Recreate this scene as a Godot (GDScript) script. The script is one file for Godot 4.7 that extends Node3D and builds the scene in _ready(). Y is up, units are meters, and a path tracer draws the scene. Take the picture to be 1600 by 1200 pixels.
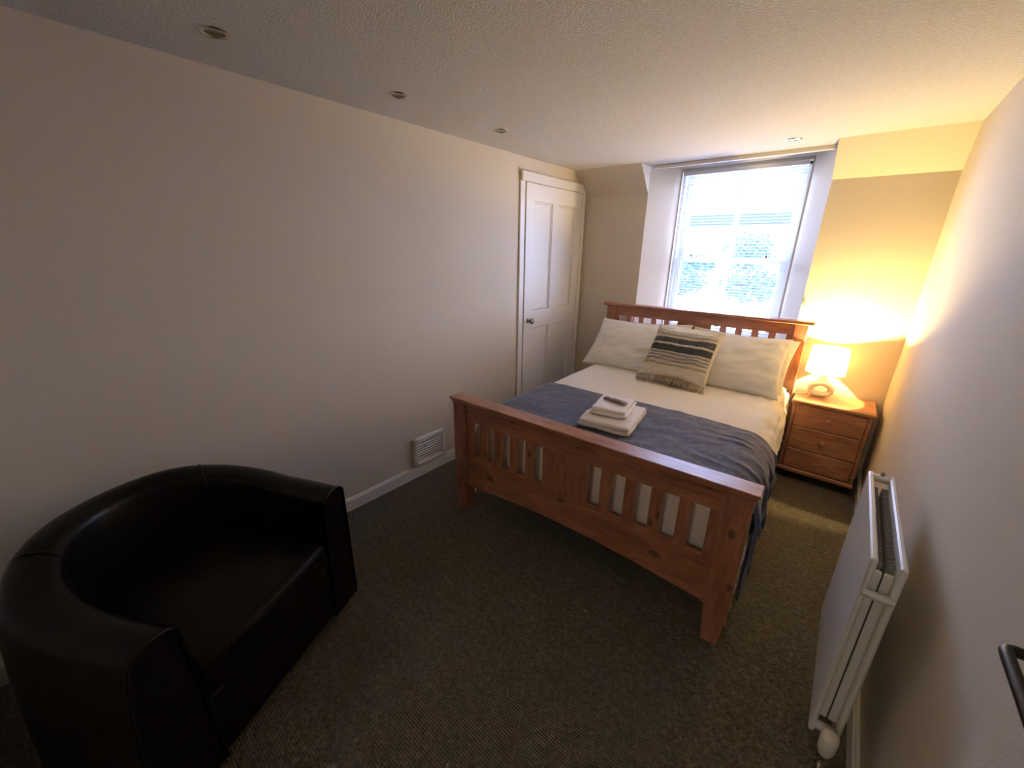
extends Node3D
# A small attic bedroom: a pine double bed under a dormer sash window, seen from the doorway.

const XL := -2.009      # inner face of the left wall
const XR := 0.314       # inner face of the right wall
const H := 2.11         # ceiling
const ZC := -3.215      # where the coomb leaves the ceiling
const ZF := -3.40       # end wall
const HC := 1.917       # where the coomb meets the end wall
const D1 := -1.427      # dormer cheeks
const D2 := -0.247
const ZW := -3.66       # wall round the window
const ZB := 0.50        # wall behind the camera
const O1 := -1.26       # window opening
const O2 := -0.395

var M := {}
var taken := {}
var bed_frame := Transform3D(Basis(Vector3.UP, 0.0299), Vector3(-1.582, 0, -1.365))


func _ready():
	# ---- camera, sky, sun, exposure ----
	var cam := Camera3D.new()
	cam.name = "camera"
	cam.transform = Transform3D(Basis(Vector3(0.7669, 0.0135, -0.6416), Vector3(-0.216, 0.9469, -0.2383), Vector3(0.6043, 0.3213, 0.7291)).orthonormalized(), Vector3(0, 1.4817, 0))
	cam.fov = 87.865
	cam.near = 0.02
	cam.far = 200.0
	add_child(cam)
	cam.current = true
	var we := WorldEnvironment.new()
	we.name = "world"
	var env := Environment.new()
	env.background_mode = Environment.BG_SKY
	var sky := Sky.new()
	var sm := ProceduralSkyMaterial.new()
	sm.sky_top_color = Color(0.70, 0.78, 1.0)
	sm.sky_horizon_color = Color(0.84, 0.88, 1.0)
	sm.ground_bottom_color = Color(0.42, 0.44, 0.42)
	sm.ground_horizon_color = Color(0.6, 0.63, 0.62)
	sm.sky_energy_multiplier = 4.6
	sm.ground_energy_multiplier = 1.3
	sky.sky_material = sm
	env.sky = sky
	env.tonemap_mode = Environment.TONE_MAPPER_LINEAR
	env.tonemap_exposure = 1.0
	env.sdfgi_enabled = true
	env.ssao_enabled = true
	env.ssil_enabled = true
	we.environment = env
	add_child(we)
	var sun := DirectionalLight3D.new()
	sun.name = "sun"
	sun.light_color = Color(1.0, 0.96, 0.9)
	sun.light_energy = 0.4
	sun.light_angular_distance = 0.6
	sun.shadow_enabled = true
	sun.rotation_degrees = Vector3(-52, 24, 0)
	add_child(sun)

	make_materials()
	build_room()
	build_door()
	build_window()
	build_outside()
	build_bed()
	build_bedding()
	build_chair()
	build_nightstand()
	build_lamp()
	build_radiator()
	build_small()


# ------------------------------------------------------------------ naming

func numbered(called: String) -> String:
	if not taken.has(called):
		taken[called] = 0
		return called
	taken[called] += 1
	return "%s_%03d" % [called, taken[called]]


func tag(o: Node, label: String, category: String, group := ""):
	o.set_meta("label", label)
	o.set_meta("category", category)
	if group != "":
		o.set_meta("group", group)
	return o


func thing(called: String, label: String, category: String, at: Transform3D, group := "") -> Node3D:
	var o := Node3D.new()
	o.name = numbered(called)
	o.transform = at
	add_child(o)
	tag(o, label, category, group)
	return o


func obj(called: String, st: SurfaceTool, m: Material, parent: Node = self) -> MeshInstance3D:
	var o := MeshInstance3D.new()
	o.name = numbered(called) if parent == self else called
	o.mesh = st.commit()
	o.material_override = m
	parent.add_child(o, true)
	return o


func share(called: String, mesh: Mesh, m: Material, parent: Node, at: Transform3D) -> MeshInstance3D:
	var o := MeshInstance3D.new()
	o.name = called
	o.mesh = mesh
	o.material_override = m
	o.transform = at
	parent.add_child(o, true)
	return o


func struct(called: String, st: SurfaceTool, m: Material, label: String, category: String) -> MeshInstance3D:
	var o := obj(called, st, m)
	o.set_meta("kind", "structure")
	tag(o, label, category)
	return o


# ------------------------------------------------------------------ mesh helpers

func mb(smooth := false) -> SurfaceTool:
	var st := SurfaceTool.new()
	st.begin(Mesh.PRIMITIVE_TRIANGLES)
	st.set_smooth_group(0 if smooth else -1)
	return st


func tri(st: SurfaceTool, a: Vector3, b: Vector3, c: Vector3):
	st.add_vertex(a)
	st.add_vertex(b)
	st.add_vertex(c)


func tri_out(st: SurfaceTool, a: Vector3, b: Vector3, c: Vector3, inside: Vector3):
	# front faces run clockwise
	if (b - a).cross(c - a).dot((a + b + c) / 3.0 - inside) > 0.0:
		tri(st, a, c, b)
	else:
		tri(st, a, b, c)


func quad_out(st: SurfaceTool, a: Vector3, b: Vector3, c: Vector3, d: Vector3, inside: Vector3):
	tri_out(st, a, b, c, inside)
	tri_out(st, a, c, d, inside)


func done(st: SurfaceTool) -> SurfaceTool:
	st.generate_normals()
	return st


func box(st: SurfaceTool, c: Vector3, size: Vector3, bevel := 0.0, at := Transform3D.IDENTITY):
	# a chamfered box, flat shaded
	st.set_smooth_group(-1)
	var h := size * 0.5
	var b := minf(bevel, minf(h.x, minf(h.y, h.z)) * 0.9)
	var mid := at * c
	if b <= 0.0:
		var p := []
		for k in 8:
			p.append(at * (c + Vector3(h.x * (1 if k & 1 else -1), h.y * (1 if k & 2 else -1), h.z * (1 if k & 4 else -1))))
		for f in [[0, 1, 3, 2], [4, 5, 7, 6], [0, 1, 5, 4], [2, 3, 7, 6], [0, 2, 6, 4], [1, 3, 7, 5]]:
			quad_out(st, p[f[0]], p[f[1]], p[f[2]], p[f[3]], mid)
		return
	var v := {}
	for k in 8:
		var s := Vector3(1 if k & 1 else -1, 1 if k & 2 else -1, 1 if k & 4 else -1)
		for a in 3:
			var q := Vector3(s.x * (h.x - b), s.y * (h.y - b), s.z * (h.z - b))
			q[a] = s[a] * h[a]
			v[k * 3 + a] = at * (c + q)
	var axes := [[1, 2, 4], [2, 1, 4], [4, 1, 2]]
	for a in 3:
		var ma: int = axes[a][0]
		var m1: int = axes[a][1]
		var m2: int = axes[a][2]
		for s in [0, ma]:
			quad_out(st, v[s * 3 + a], v[(s + m1) * 3 + a], v[(s + m1 + m2) * 3 + a], v[(s + m2) * 3 + a], mid)
	for a in 3:   # edges along axis a
		var ma: int = axes[a][0]
		var o1 := (a + 1) % 3
		var o2 := (a + 2) % 3
		for s1 in [0, 1 << o1]:
			for s2 in [0, 1 << o2]:
				var k0: int = s1 + s2
				var k1: int = k0 + ma
				quad_out(st, v[k0 * 3 + o1], v[k1 * 3 + o1], v[k1 * 3 + o2], v[k0 * 3 + o2], mid)
	for k in 8:
		tri_out(st, v[k * 3], v[k * 3 + 1], v[k * 3 + 2], mid)


func box2(st: SurfaceTool, lo: Vector3, hi: Vector3, bevel := 0.0, at := Transform3D.IDENTITY):
	box(st, (lo + hi) * 0.5, hi - lo, bevel, at)


func prism(st: SurfaceTool, poly: PackedVector2Array, a: float, b: float, plane: String):
	# a polygon swept between a and b; plane "xz" goes up y, "xy" goes along z, "zy" goes along x
	st.set_smooth_group(-1)
	var place := func(p: Vector2, t: float) -> Vector3:
		if plane == "xz":
			return Vector3(p.x, t, p.y)
		if plane == "xy":
			return Vector3(p.x, p.y, t)
		return Vector3(t, p.y, p.x)
	var n := poly.size()
	var axis: Vector3 = place.call(Vector2.ZERO, 1.0)
	var area := 0.0
	for k in n:
		area += poly[k].cross(poly[(k + 1) % n])
	var ids := Geometry2D.triangulate_polygon(poly)
	for k in range(0, ids.size(), 3):
		for t in [a, b]:
			var p: Vector3 = place.call(poly[ids[k]], t)
			var q: Vector3 = place.call(poly[ids[k + 1]], t)
			var r: Vector3 = place.call(poly[ids[k + 2]], t)
			tri_out(st, p, q, r, (p + q + r) / 3.0 + axis * ((a + b) * 0.5 - t))
	for k in n:
		var e := poly[(k + 1) % n] - poly[k]
		var out2 := Vector2(e.y, -e.x) * signf(area)
		var p0: Vector3 = place.call(poly[k], a)
		var p1: Vector3 = place.call(poly[(k + 1) % n], a)
		var p2: Vector3 = place.call(poly[(k + 1) % n], b)
		var p3: Vector3 = place.call(poly[k], b)
		var o3: Vector3 = place.call(out2, 0.0)
		quad_out(st, p0, p1, p2, p3, (p0 + p2) * 0.5 - o3)


func lathe(st: SurfaceTool, profile: PackedVector2Array, n := 32, at := Transform3D.IDENTITY, squash := 1.0):
	# profile of (radius, height) from the bottom up, outside to the right
	st.set_smooth_group(0)
	for k in n:
		var a0 := TAU * k / n
		var a1 := TAU * (k + 1) / n
		for j in profile.size() - 1:
			var p := profile[j]
			var q := profile[j + 1]
			var v0 := at * Vector3(p.x * cos(a0), p.y, p.x * sin(a0) * squash)
			var v1 := at * Vector3(p.x * cos(a1), p.y, p.x * sin(a1) * squash)
			var v2 := at * Vector3(q.x * cos(a1), q.y, q.x * sin(a1) * squash)
			var v3 := at * Vector3(q.x * cos(a0), q.y, q.x * sin(a0) * squash)
			if p.x > 1e-6:
				tri(st, v0, v1, v2)
			if q.x > 1e-6:
				tri(st, v0, v2, v3)


func tube(st: SurfaceTool, pts: PackedVector3Array, r: float, n := 10, closed := false, flat_y := 1.0):
	st.set_smooth_group(0)
	var m := pts.size()
	var rings := []
	var up := Vector3.UP
	for i in m:
		var d: Vector3
		if closed:
			d = (pts[(i + 1) % m] - pts[(i + m - 1) % m]).normalized()
		else:
			d = (pts[mini(i + 1, m - 1)] - pts[maxi(i - 1, 0)]).normalized()
		if i == 0:
			up = Vector3.UP if absf(d.y) < 0.9 else Vector3.RIGHT
		var side := d.cross(up).normalized()
		up = side.cross(d).normalized()
		var ring := PackedVector3Array()
		for k in n:
			var a := TAU * k / n
			ring.append(pts[i] + side * cos(a) * r + up * sin(a) * r * flat_y)
		rings.append(ring)
	for i in (m if closed else m - 1):
		var a: PackedVector3Array = rings[i]
		var b: PackedVector3Array = rings[(i + 1) % m]
		var mid := (pts[i] + pts[(i + 1) % m]) * 0.5
		for k in n:
			quad_out(st, a[k], a[(k + 1) % n], b[(k + 1) % n], b[k], mid)
	if not closed:
		for e in [0, m - 1]:
			var ring: PackedVector3Array = rings[e]
			var other: Vector3 = pts[1] if e == 0 else pts[m - 2]
			for k in range(1, n - 1):
				tri_out(st, ring[0], ring[k], ring[k + 1], other)


func grid(st: SurfaceTool, g: Array, nu: int, nv: int, closed_u := false, closed_v := false, flip := false):
	st.set_smooth_group(0)
	for i in (nu if closed_u else nu - 1):
		for j in (nv if closed_v else nv - 1):
			var a: Vector3 = g[i * nv + j]
			var b: Vector3 = g[((i + 1) % nu) * nv + j]
			var c: Vector3 = g[((i + 1) % nu) * nv + (j + 1) % nv]
			var d: Vector3 = g[i * nv + (j + 1) % nv]
			if flip:
				tri(st, a, c, b)
				tri(st, a, d, c)
			else:
				tri(st, a, b, c)
				tri(st, a, c, d)


func cloth(st: SurfaceTool, f: Callable, nu: int, nv: int, thick: float, flip := false):
	# a sheet with a real thickness: outer face, inner face and hems
	var outer := []
	for i in nu:
		for j in nv:
			outer.append(f.call(float(i) / (nu - 1), float(j) / (nv - 1)))
	var inner := []
	for i in nu:
		for j in nv:
			var du: Vector3 = outer[mini(i + 1, nu - 1) * nv + j] - outer[maxi(i - 1, 0) * nv + j]
			var dv: Vector3 = outer[i * nv + mini(j + 1, nv - 1)] - outer[i * nv + maxi(j - 1, 0)]
			var n := du.cross(dv).normalized() * (1.0 if flip else -1.0)
			inner.append(outer[i * nv + j] - n * thick)
	grid(st, outer, nu, nv, false, false, flip)
	grid(st, inner, nu, nv, false, false, not flip)
	var hem := []
	for i in nu:
		hem.append(i * nv)
	for j in range(1, nv):
		hem.append((nu - 1) * nv + j)
	for i in range(nu - 2, -1, -1):
		hem.append(i * nv + nv - 1)
	for j in range(nv - 2, 0, -1):
		hem.append(j)
	var middle: Vector3 = outer[(nu / 2) * nv + nv / 2]
	for k in hem.size():
		var p: int = hem[k]
		var q: int = hem[(k + 1) % hem.size()]
		quad_out(st, outer[p], outer[q], inner[q], inner[p], middle)


func rbox(st: SurfaceTool, c: Vector3, size: Vector3, r: float, seg := 4, at := Transform3D.IDENTITY, bend = null):
	# a box with round edges, smooth shaded; bend reshapes each point
	st.set_smooth_group(0)
	var h := size * 0.5
	var cs := []
	for a in 3:
		var rr := minf(r, h[a])
		var l := []
		for k in seg + 1:
			l.append(-h[a] + rr * k / seg)
		if h[a] - rr > 1e-4:
			for k in range(1, 6):
				l.append(lerpf(-h[a] + rr, h[a] - rr, k / 6.0))
			l.append(h[a] - rr)
		for k in range(1, seg + 1):
			l.append(h[a] - rr + rr * k / seg)
		cs.append(l)
	for a in 3:
		var b := (a + 1) % 3
		var d := (a + 2) % 3
		for s in [-1.0, 1.0]:
			var g := []
			for x in cs[b]:
				for y in cs[d]:
					var q := Vector3.ZERO
					q[a] = s * h[a]
					q[b] = x
					q[d] = y
					var inn := Vector3(clampf(q.x, -maxf(h.x - r, 0), maxf(h.x - r, 0)), clampf(q.y, -maxf(h.y - r, 0), maxf(h.y - r, 0)), clampf(q.z, -maxf(h.z - r, 0), maxf(h.z - r, 0)))
					var dir := (q - inn).normalized()
					var rad := Vector3(minf(r, h.x), minf(r, h.y), minf(r, h.z))
					var p := c + inn + dir * rad
					if bend != null:
						p = bend.call(p)
					g.append(at * p)
			grid(st, g, cs[b].size(), cs[d].size(), false, false, s > 0)


# ------------------------------------------------------------------ materials

func noise(seed_: int, freq: float, octaves := 3) -> FastNoiseLite:
	var n := FastNoiseLite.new()
	n.seed = seed_
	n.noise_type = FastNoiseLite.TYPE_SIMPLEX_SMOOTH
	n.frequency = freq
	n.fractal_octaves = octaves
	return n


func plain(c: Color, rough: float, metal := 0.0) -> StandardMaterial3D:
	var m := StandardMaterial3D.new()
	m.albedo_color = c
	m.roughness = rough
	m.metallic = metal
	return m


func relief(m: StandardMaterial3D, height: Image, strength: float):
	var im: Image = height.duplicate()
	im.convert(Image.FORMAT_RGBA8)
	im.bump_map_to_normal_map(strength)
	m.normal_enabled = true
	m.normal_texture = tex(im)
	m.normal_scale = 1.0


func like(m: StandardMaterial3D, other: StandardMaterial3D, share_: float):
	m.normal_enabled = true
	m.normal_texture = other.normal_texture
	m.normal_scale = share_


func tri_map(m: StandardMaterial3D, scale_: float, in_world := false):
	m.uv1_triplanar = true
	m.uv1_world_triplanar = in_world
	m.uv1_scale = Vector3.ONE * scale_
	return m


func tex(im: Image) -> ImageTexture:
	im.generate_mipmaps()
	return ImageTexture.create_from_image(im)


func ramp_image(src: Image, a: Color, b: Color, gain := 1.0) -> Image:
	var w := src.get_width()
	var h := src.get_height()
	var im := Image.create(w, h, false, Image.FORMAT_RGB8)
	for y in h:
		for x in w:
			var t := clampf((src.get_pixel(x, y).r - 0.5) * gain + 0.5, 0, 1)
			im.set_pixel(x, y, a.lerp(b, t))
	return im


func wood(seed_: int, dark: Color, light: Color, upright: bool, rough: float) -> StandardMaterial3D:
	var size := 512
	var fine := noise(seed_, 0.09, 3).get_seamless_image(64, size)
	fine.resize(size, size, Image.INTERPOLATE_CUBIC)
	var broad := noise(seed_ + 1, 0.018, 2).get_seamless_image(128, size)
	broad.resize(size, size, Image.INTERPOLATE_CUBIC)
	var im := Image.create(size, size, false, Image.FORMAT_RGB8)
	var rng := RandomNumberGenerator.new()
	rng.seed = seed_
	var knots := []
	for k in 5:
		knots.append([rng.randi_range(40, size - 40), rng.randi_range(30, size - 30), rng.randf_range(5, 9)])
	for y in size:
		for x in size:
			var t := 0.55 * fine.get_pixel(x, y).r + 0.45 * broad.get_pixel(x, y).r
			var c: Color = dark.lerp(light, clampf((t - 0.5) * 1.7 + 0.55, 0, 1))
			for k in knots:
				var q: float = Vector2((x - k[0]) / 1.7, y - k[1]).length() / k[2]
				if q < 1.5:
					c = c.lerp(dark.darkened(0.35), clampf(1.5 - q, 0, 1) * 0.8)
			if upright:
				im.set_pixel(y, x, c)
			else:
				im.set_pixel(x, y, c)
	var m := StandardMaterial3D.new()
	m.albedo_texture = tex(im)
	m.roughness = rough
	m.metallic_specular = 0.5
	m.clearcoat_enabled = true
	m.clearcoat = 0.35
	m.clearcoat_roughness = 0.28
	return tri_map(m, 1.1)


func make_materials():
	# painted plaster: a fine roller stipple
	var stip := noise(11, 0.12, 3).get_seamless_image(512, 512)
	var wall := plain(Color8(217, 207, 190), 0.75)
	relief(wall, stip, 1.0)
	wall.normal_scale = 0.45
	M.wall = tri_map(wall, 2.2, true)
	# ceiling: coarse stippled paper
	var ceil_ := plain(Color8(216, 213, 208), 0.85)
	ceil_.albedo_texture = tex(ramp_image(noise(12, 0.06, 4).get_seamless_image(512, 512), Color(0.93, 0.93, 0.93), Color.WHITE))
	like(ceil_, wall, 1.4)
	M.ceiling = tri_map(ceil_, 1.6, true)
	M.trim = plain(Color8(238, 236, 230), 0.42)
	M.door = plain(Color8(236, 234, 232), 0.45)
	M.frame = plain(Color8(240, 240, 238), 0.4)
	M.dark = plain(Color8(22, 20, 19), 0.8)
	# carpet: rows of loops
	var cn := noise(21, 0.25, 2)
	var cb := noise(22, 0.02, 3)
	var cs := 512
	var cim := Image.create(cs, cs, false, Image.FORMAT_RGB8)
	var him := Image.create(cs, cs, false, Image.FORMAT_RGB8)
	for y in cs:
		for x in cs:
			var row := float(y) / 16.0
			var ph := 0.5 * float(int(row) % 2)
			var lx := fposmod(float(x) / 16.0 + ph, 1.0) - 0.5
			var ly := fposmod(row, 1.0) - 0.5
			var cell := Vector2(floor(float(x) / 16.0 + ph), floor(row))
			var hgt := clampf(1.0 - (lx * lx * 2.0 + ly * ly * 3.6), 0, 1)
			var tone := 0.5 + 0.5 * cn.get_noise_2d(cell.x * 37.0, cell.y * 53.0) + 0.25 * cb.get_noise_2d(x, y)
			var c := Color8(82, 77, 71).lerp(Color8(126, 118, 108), clampf(tone, 0, 1))
			c = c * (0.85 + 0.3 * (0.5 + 0.5 * cn.get_noise_2d(x * 3.0, y * 3.0)))
			c.a = 1
			cim.set_pixel(x, y, c)
			him.set_pixel(x, y, Color(hgt, hgt, hgt))
	var carpet := plain(Color.WHITE, 0.95)
	carpet.albedo_texture = tex(cim)
	relief(carpet, him, 5.0)
	carpet.metallic_specular = 0.2
	M.carpet = tri_map(carpet, 3.6, true)
	# orange stained pine, grain lying and standing
	M.pine = wood(31, Color8(134, 85, 62), Color8(182, 124, 94), false, 0.42)
	M.pine_up = wood(33, Color8(134, 85, 62), Color8(182, 124, 94), true, 0.42)
	M.pine_box = wood(35, Color8(142, 96, 70), Color8(190, 137, 104), false, 0.45)
	# cloth
	var weave := noise(41, 0.35, 2).get_seamless_image(256, 256)
	var linen := plain(Color8(236, 230, 222), 0.9)
	relief(linen, weave, 1.0)
	linen.normal_scale = 0.5
	linen.metallic_specular = 0.2
	M.linen = tri_map(linen, 6.0)
	var pil := linen.duplicate()
	pil.albedo_color = Color8(232, 229, 224)
	M.pillow = pil
	var vim := ramp_image(noise(43, 0.02, 4).get_seamless_image(512, 512), Color8(34, 38, 62), Color8(62, 68, 100), 1.6)
	var velvet := plain(Color.WHITE, 0.8)
	velvet.albedo_texture = tex(vim)
	velvet.rim_enabled = true
	velvet.rim = 0.6
	velvet.rim_tint = 0.5
	like(velvet, linen, 0.8)
	M.velvet = tri_map(velvet, 2.6)
	var towel := plain(Color8(245, 240, 238), 0.95)
	like(towel, linen, 2.0)
	M.towel = tri_map(towel, 8.0)
	M.mauve = plain(Color8(122, 96, 98), 0.5)
	M.mauve_dark = plain(Color8(92, 72, 76), 0.55)
	M.cream = tri_map(_woven(Color8(216, 206, 188), linen), 9.0)
	M.charcoal = tri_map(_woven(Color8(78, 80, 82), linen), 9.0)
	M.grey_wool = tri_map(_woven(Color8(150, 146, 140), linen), 9.0)
	M.white_wool = tri_map(_woven(Color8(232, 228, 220), linen), 9.0)
	M.brown_wool = tri_map(_woven(Color8(176, 158, 136), linen), 9.0)
	# dark brown leather
	var leather := plain(Color8(18, 13, 13), 0.32)
	leather.albedo_texture = tex(ramp_image(noise(51, 0.03, 3).get_seamless_image(256, 256), Color(0.8, 0.8, 0.8), Color.WHITE))
	relief(leather, _cells(52), 1.2)
	leather.metallic_specular = 0.28
	M.leather = tri_map(leather, 5.0)
	# metals, plastics, enamel
	M.enamel = plain(Color8(226, 224, 220), 0.3)
	M.fins = plain(Color8(150, 146, 142), 0.6)
	M.plastic = plain(Color8(236, 233, 226), 0.4)
	M.chrome = plain(Color8(190, 184, 172), 0.22, 1.0)
	M.bronze = plain(Color8(70, 66, 60), 0.38, 0.8)
	M.steel = plain(Color8(170, 165, 160), 0.3, 1.0)
	M.lens = plain(Color8(84, 78, 70), 0.15)
	M.ceramic = plain(Color8(240, 232, 218), 0.22)
	var shade := plain(Color8(246, 238, 222), 0.9)
	shade.backlight_enabled = true
	shade.backlight = Color(0.8, 0.7, 0.54)
	shade.cull_mode = BaseMaterial3D.CULL_DISABLED
	M.shade = shade
	var bulb := plain(Color8(255, 240, 210), 0.4)
	bulb.emission_enabled = true
	bulb.emission = Color(1.0, 0.78, 0.45)
	bulb.emission_energy_multiplier = 3.0
	M.bulb = bulb
	var globe := plain(Color8(250, 245, 235), 0.5)
	globe.emission_enabled = true
	globe.emission = Color(1.0, 0.93, 0.84)
	globe.emission_energy_multiplier = 0.8
	M.globe = globe
	M.slat = plain(Color8(228, 231, 238), 0.35)
	var glass := plain(Color(0.95, 0.98, 0.98, 0.06), 0.02)
	glass.transparency = BaseMaterial3D.TRANSPARENCY_ALPHA
	M.glass = glass
	# outside
	M.gravel = tri_map(_speckle(61, Color8(150, 148, 140), Color8(226, 222, 212), 0.12), 0.8, true)
	M.render = plain(Color8(216, 218, 214), 0.9)
	M.slate = plain(Color8(26, 46, 82), 0.7)
	M.leaf = plain(Color8(58, 96, 84), 0.7)
	M.leaf_dark = plain(Color8(44, 78, 80), 0.7)
	M.bark = plain(Color8(92, 84, 74), 0.9)
	M.stone = tri_map(_speckle(62, Color8(150, 150, 146), Color8(200, 198, 192), 0.04), 0.7, true)


func _woven(c: Color, t: StandardMaterial3D) -> StandardMaterial3D:
	var m := plain(c, 0.95)
	like(m, t, 2.0)
	return m


func _speckle(seed_: int, a: Color, b: Color, f: float) -> StandardMaterial3D:
	var m := plain(Color.WHITE, 0.95)
	m.albedo_texture = tex(ramp_image(noise(seed_, f, 3).get_seamless_image(512, 512), a, b, 1.8))
	return m


func _cells(seed_: int) -> Image:
	var n := FastNoiseLite.new()
	n.seed = seed_
	n.noise_type = FastNoiseLite.TYPE_CELLULAR
	n.frequency = 0.09
	return n.get_seamless_image(512, 512)


# ------------------------------------------------------------------ the room

func build_room():
	var st := mb()
	box2(st, Vector3(XL - 0.15, -0.12, -3.9), Vector3(XR + 0.15, 0, ZB + 0.15))
	box2(st, Vector3(-1.2, -0.12, ZB + 0.15), Vector3(0.9, 0, 2.4))
	struct("floor", done(st), M.carpet, "brown grey looped carpet with fine rows across the bedroom floor", "carpet")
	st = mb()
	box2(st, Vector3(XL - 0.15, H, -3.9), Vector3(XR + 0.15, H + 0.2, ZB + 0.15))
	struct("ceiling", done(st), M.ceiling, "low white stippled ceiling with recessed spotlights", "ceiling")
	st = mb()
	box2(st, Vector3(XL - 0.15, 0, -3.9), Vector3(XL, H, ZB + 0.15))
	struct("wall_left", done(st), M.wall, "long plain cream wall on the left behind the tub chair", "wall")
	st = mb()
	box2(st, Vector3(XR, 0, -3.9), Vector3(XR + 0.15, H, ZB + 0.15))
	struct("wall_right", done(st), M.wall, "cream wall on the right behind the radiator", "wall")
	st = mb()
	box2(st, Vector3(XL, 0, ZB), Vector3(-0.56, H, ZB + 0.15))
	box2(st, Vector3(0.25, 0, ZB), Vector3(XR, H, ZB + 0.15))
	box2(st, Vector3(-0.56, 1.99, ZB), Vector3(0.25, H, ZB + 0.15))
	struct("wall_back", done(st), M.wall, "cream wall behind the camera", "wall")
	# the hall outside the open door, with its lamp
	st = mb()
	box2(st, Vector3(-1.3, 0, ZB + 0.15), Vector3(-1.2, 2.4, 2.5))
	box2(st, Vector3(0.8, 0, ZB + 0.15), Vector3(0.9, 2.4, 2.5))
	box2(st, Vector3(-1.2, 0, 2.4), Vector3(0.8, 2.4, 2.5))
	box2(st, Vector3(XR + 0.15, 0, ZB + 0.1), Vector3(0.9, 2.4, ZB + 0.15))
	box2(st, Vector3(-1.3, H, ZB + 0.1), Vector3(0.9, 2.4, ZB + 0.15))
	struct("wall_hall", done(st), M.wall, "cream hall walls behind the camera", "wall")
	st = mb()
	box2(st, Vector3(-1.3, 2.4, ZB + 0.1), Vector3(0.9, 2.5, 2.5))
	struct("ceiling_hall", done(st), M.ceiling, "white hall ceiling behind the camera", "ceiling")
	var hl := thing("hall_lamp", "white globe lamp hanging in the hall behind the camera", "lamp", Transform3D(Basis(), Vector3(-0.15, 1.95, 1.45)))
	st = mb(true)
	var ball := PackedVector2Array()
	for i in 17:
		var a := -PI / 2 + PI * i / 16.0
		ball.append(Vector2(0.09 * cos(a) if i > 0 and i < 16 else 0.0, 0.09 * sin(a)))
	lathe(st, ball, 28)
	obj("globe_bulb", done(st), M.globe, hl)
	st = mb(true)
	tube(st, PackedVector3Array([Vector3(0, 0.088, 0), Vector3(0, 0.45, 0)]), 0.004, 8)
	obj("flex", done(st), M.plastic, hl)
	var ol := OmniLight3D.new()
	ol.name = "globe_light"
	ol.light_color = Color(1.0, 0.93, 0.84)
	ol.light_energy = 0.45
	ol.light_size = 0.08
	ol.omni_range = 12.0
	ol.omni_attenuation = 2.0
	ol.shadow_enabled = true
	hl.add_child(ol)
	# end wall: two piers with splayed reveals, the coomb above them, and the wall under and over the window
	st = mb()
	prism(st, PackedVector2Array([Vector2(XL, ZF), Vector2(D1, ZF), Vector2(O1 - 0.012, ZW), Vector2(O1, ZW), Vector2(O1, -3.9), Vector2(XL, -3.9)]), 0, H, "xz")
	prism(st, PackedVector2Array([Vector2(XR, ZF), Vector2(D2, ZF), Vector2(O2 + 0.012, ZW), Vector2(O2, ZW), Vector2(O2, -3.9), Vector2(XR, -3.9)]), 0, H, "xz")
	for x in [[XL, D1], [D2, XR]]:
		prism(st, PackedVector2Array([Vector2(ZF, HC), Vector2(ZC, H), Vector2(ZF, H)]), x[0], x[1], "zy")
	box2(st, Vector3(O1, 0, -3.9), Vector3(O2, 0.78, ZW))
	box2(st, Vector3(O1, 2.085, -3.9), Vector3(O2, H, ZW))
	struct("wall_end", done(st), M.wall, "cream end wall with sloping coomb and splayed dormer recess", "wall")
	# skirtings
	st = mb()
	box2(st, Vector3(XL, 0, -2.46), Vector3(XL + 0.016, 0.068, ZB))
	box2(st, Vector3(XL, 0.066, -2.46), Vector3(XL + 0.011, 0.08, ZB), 0.002)
	struct("baseboard_left", done(st), M.trim, "white painted skirting board along the left wall", "skirting")
	st = mb()
	box2(st, Vector3(XR - 0.016, 0, ZF), Vector3(XR, 0.068, -0.95))
	box2(st, Vector3(XR - 0.011, 0.066, ZF), Vector3(XR, 0.08, -0.95), 0.002)
	struct("baseboard_right", done(st), M.trim, "white painted skirting board beneath the radiator", "skirting")
	st = mb()
	box2(st, Vector3(XL, 0, ZF), Vector3(D1, 0.08, ZF + 0.014))
	box2(st, Vector3(D2, 0, ZF), Vector3(XR - 0.02, 0.08, ZF + 0.014))
	struct("baseboard_end", done(st), M.trim, "white painted skirting board on the end wall behind the bed", "skirting")


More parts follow.
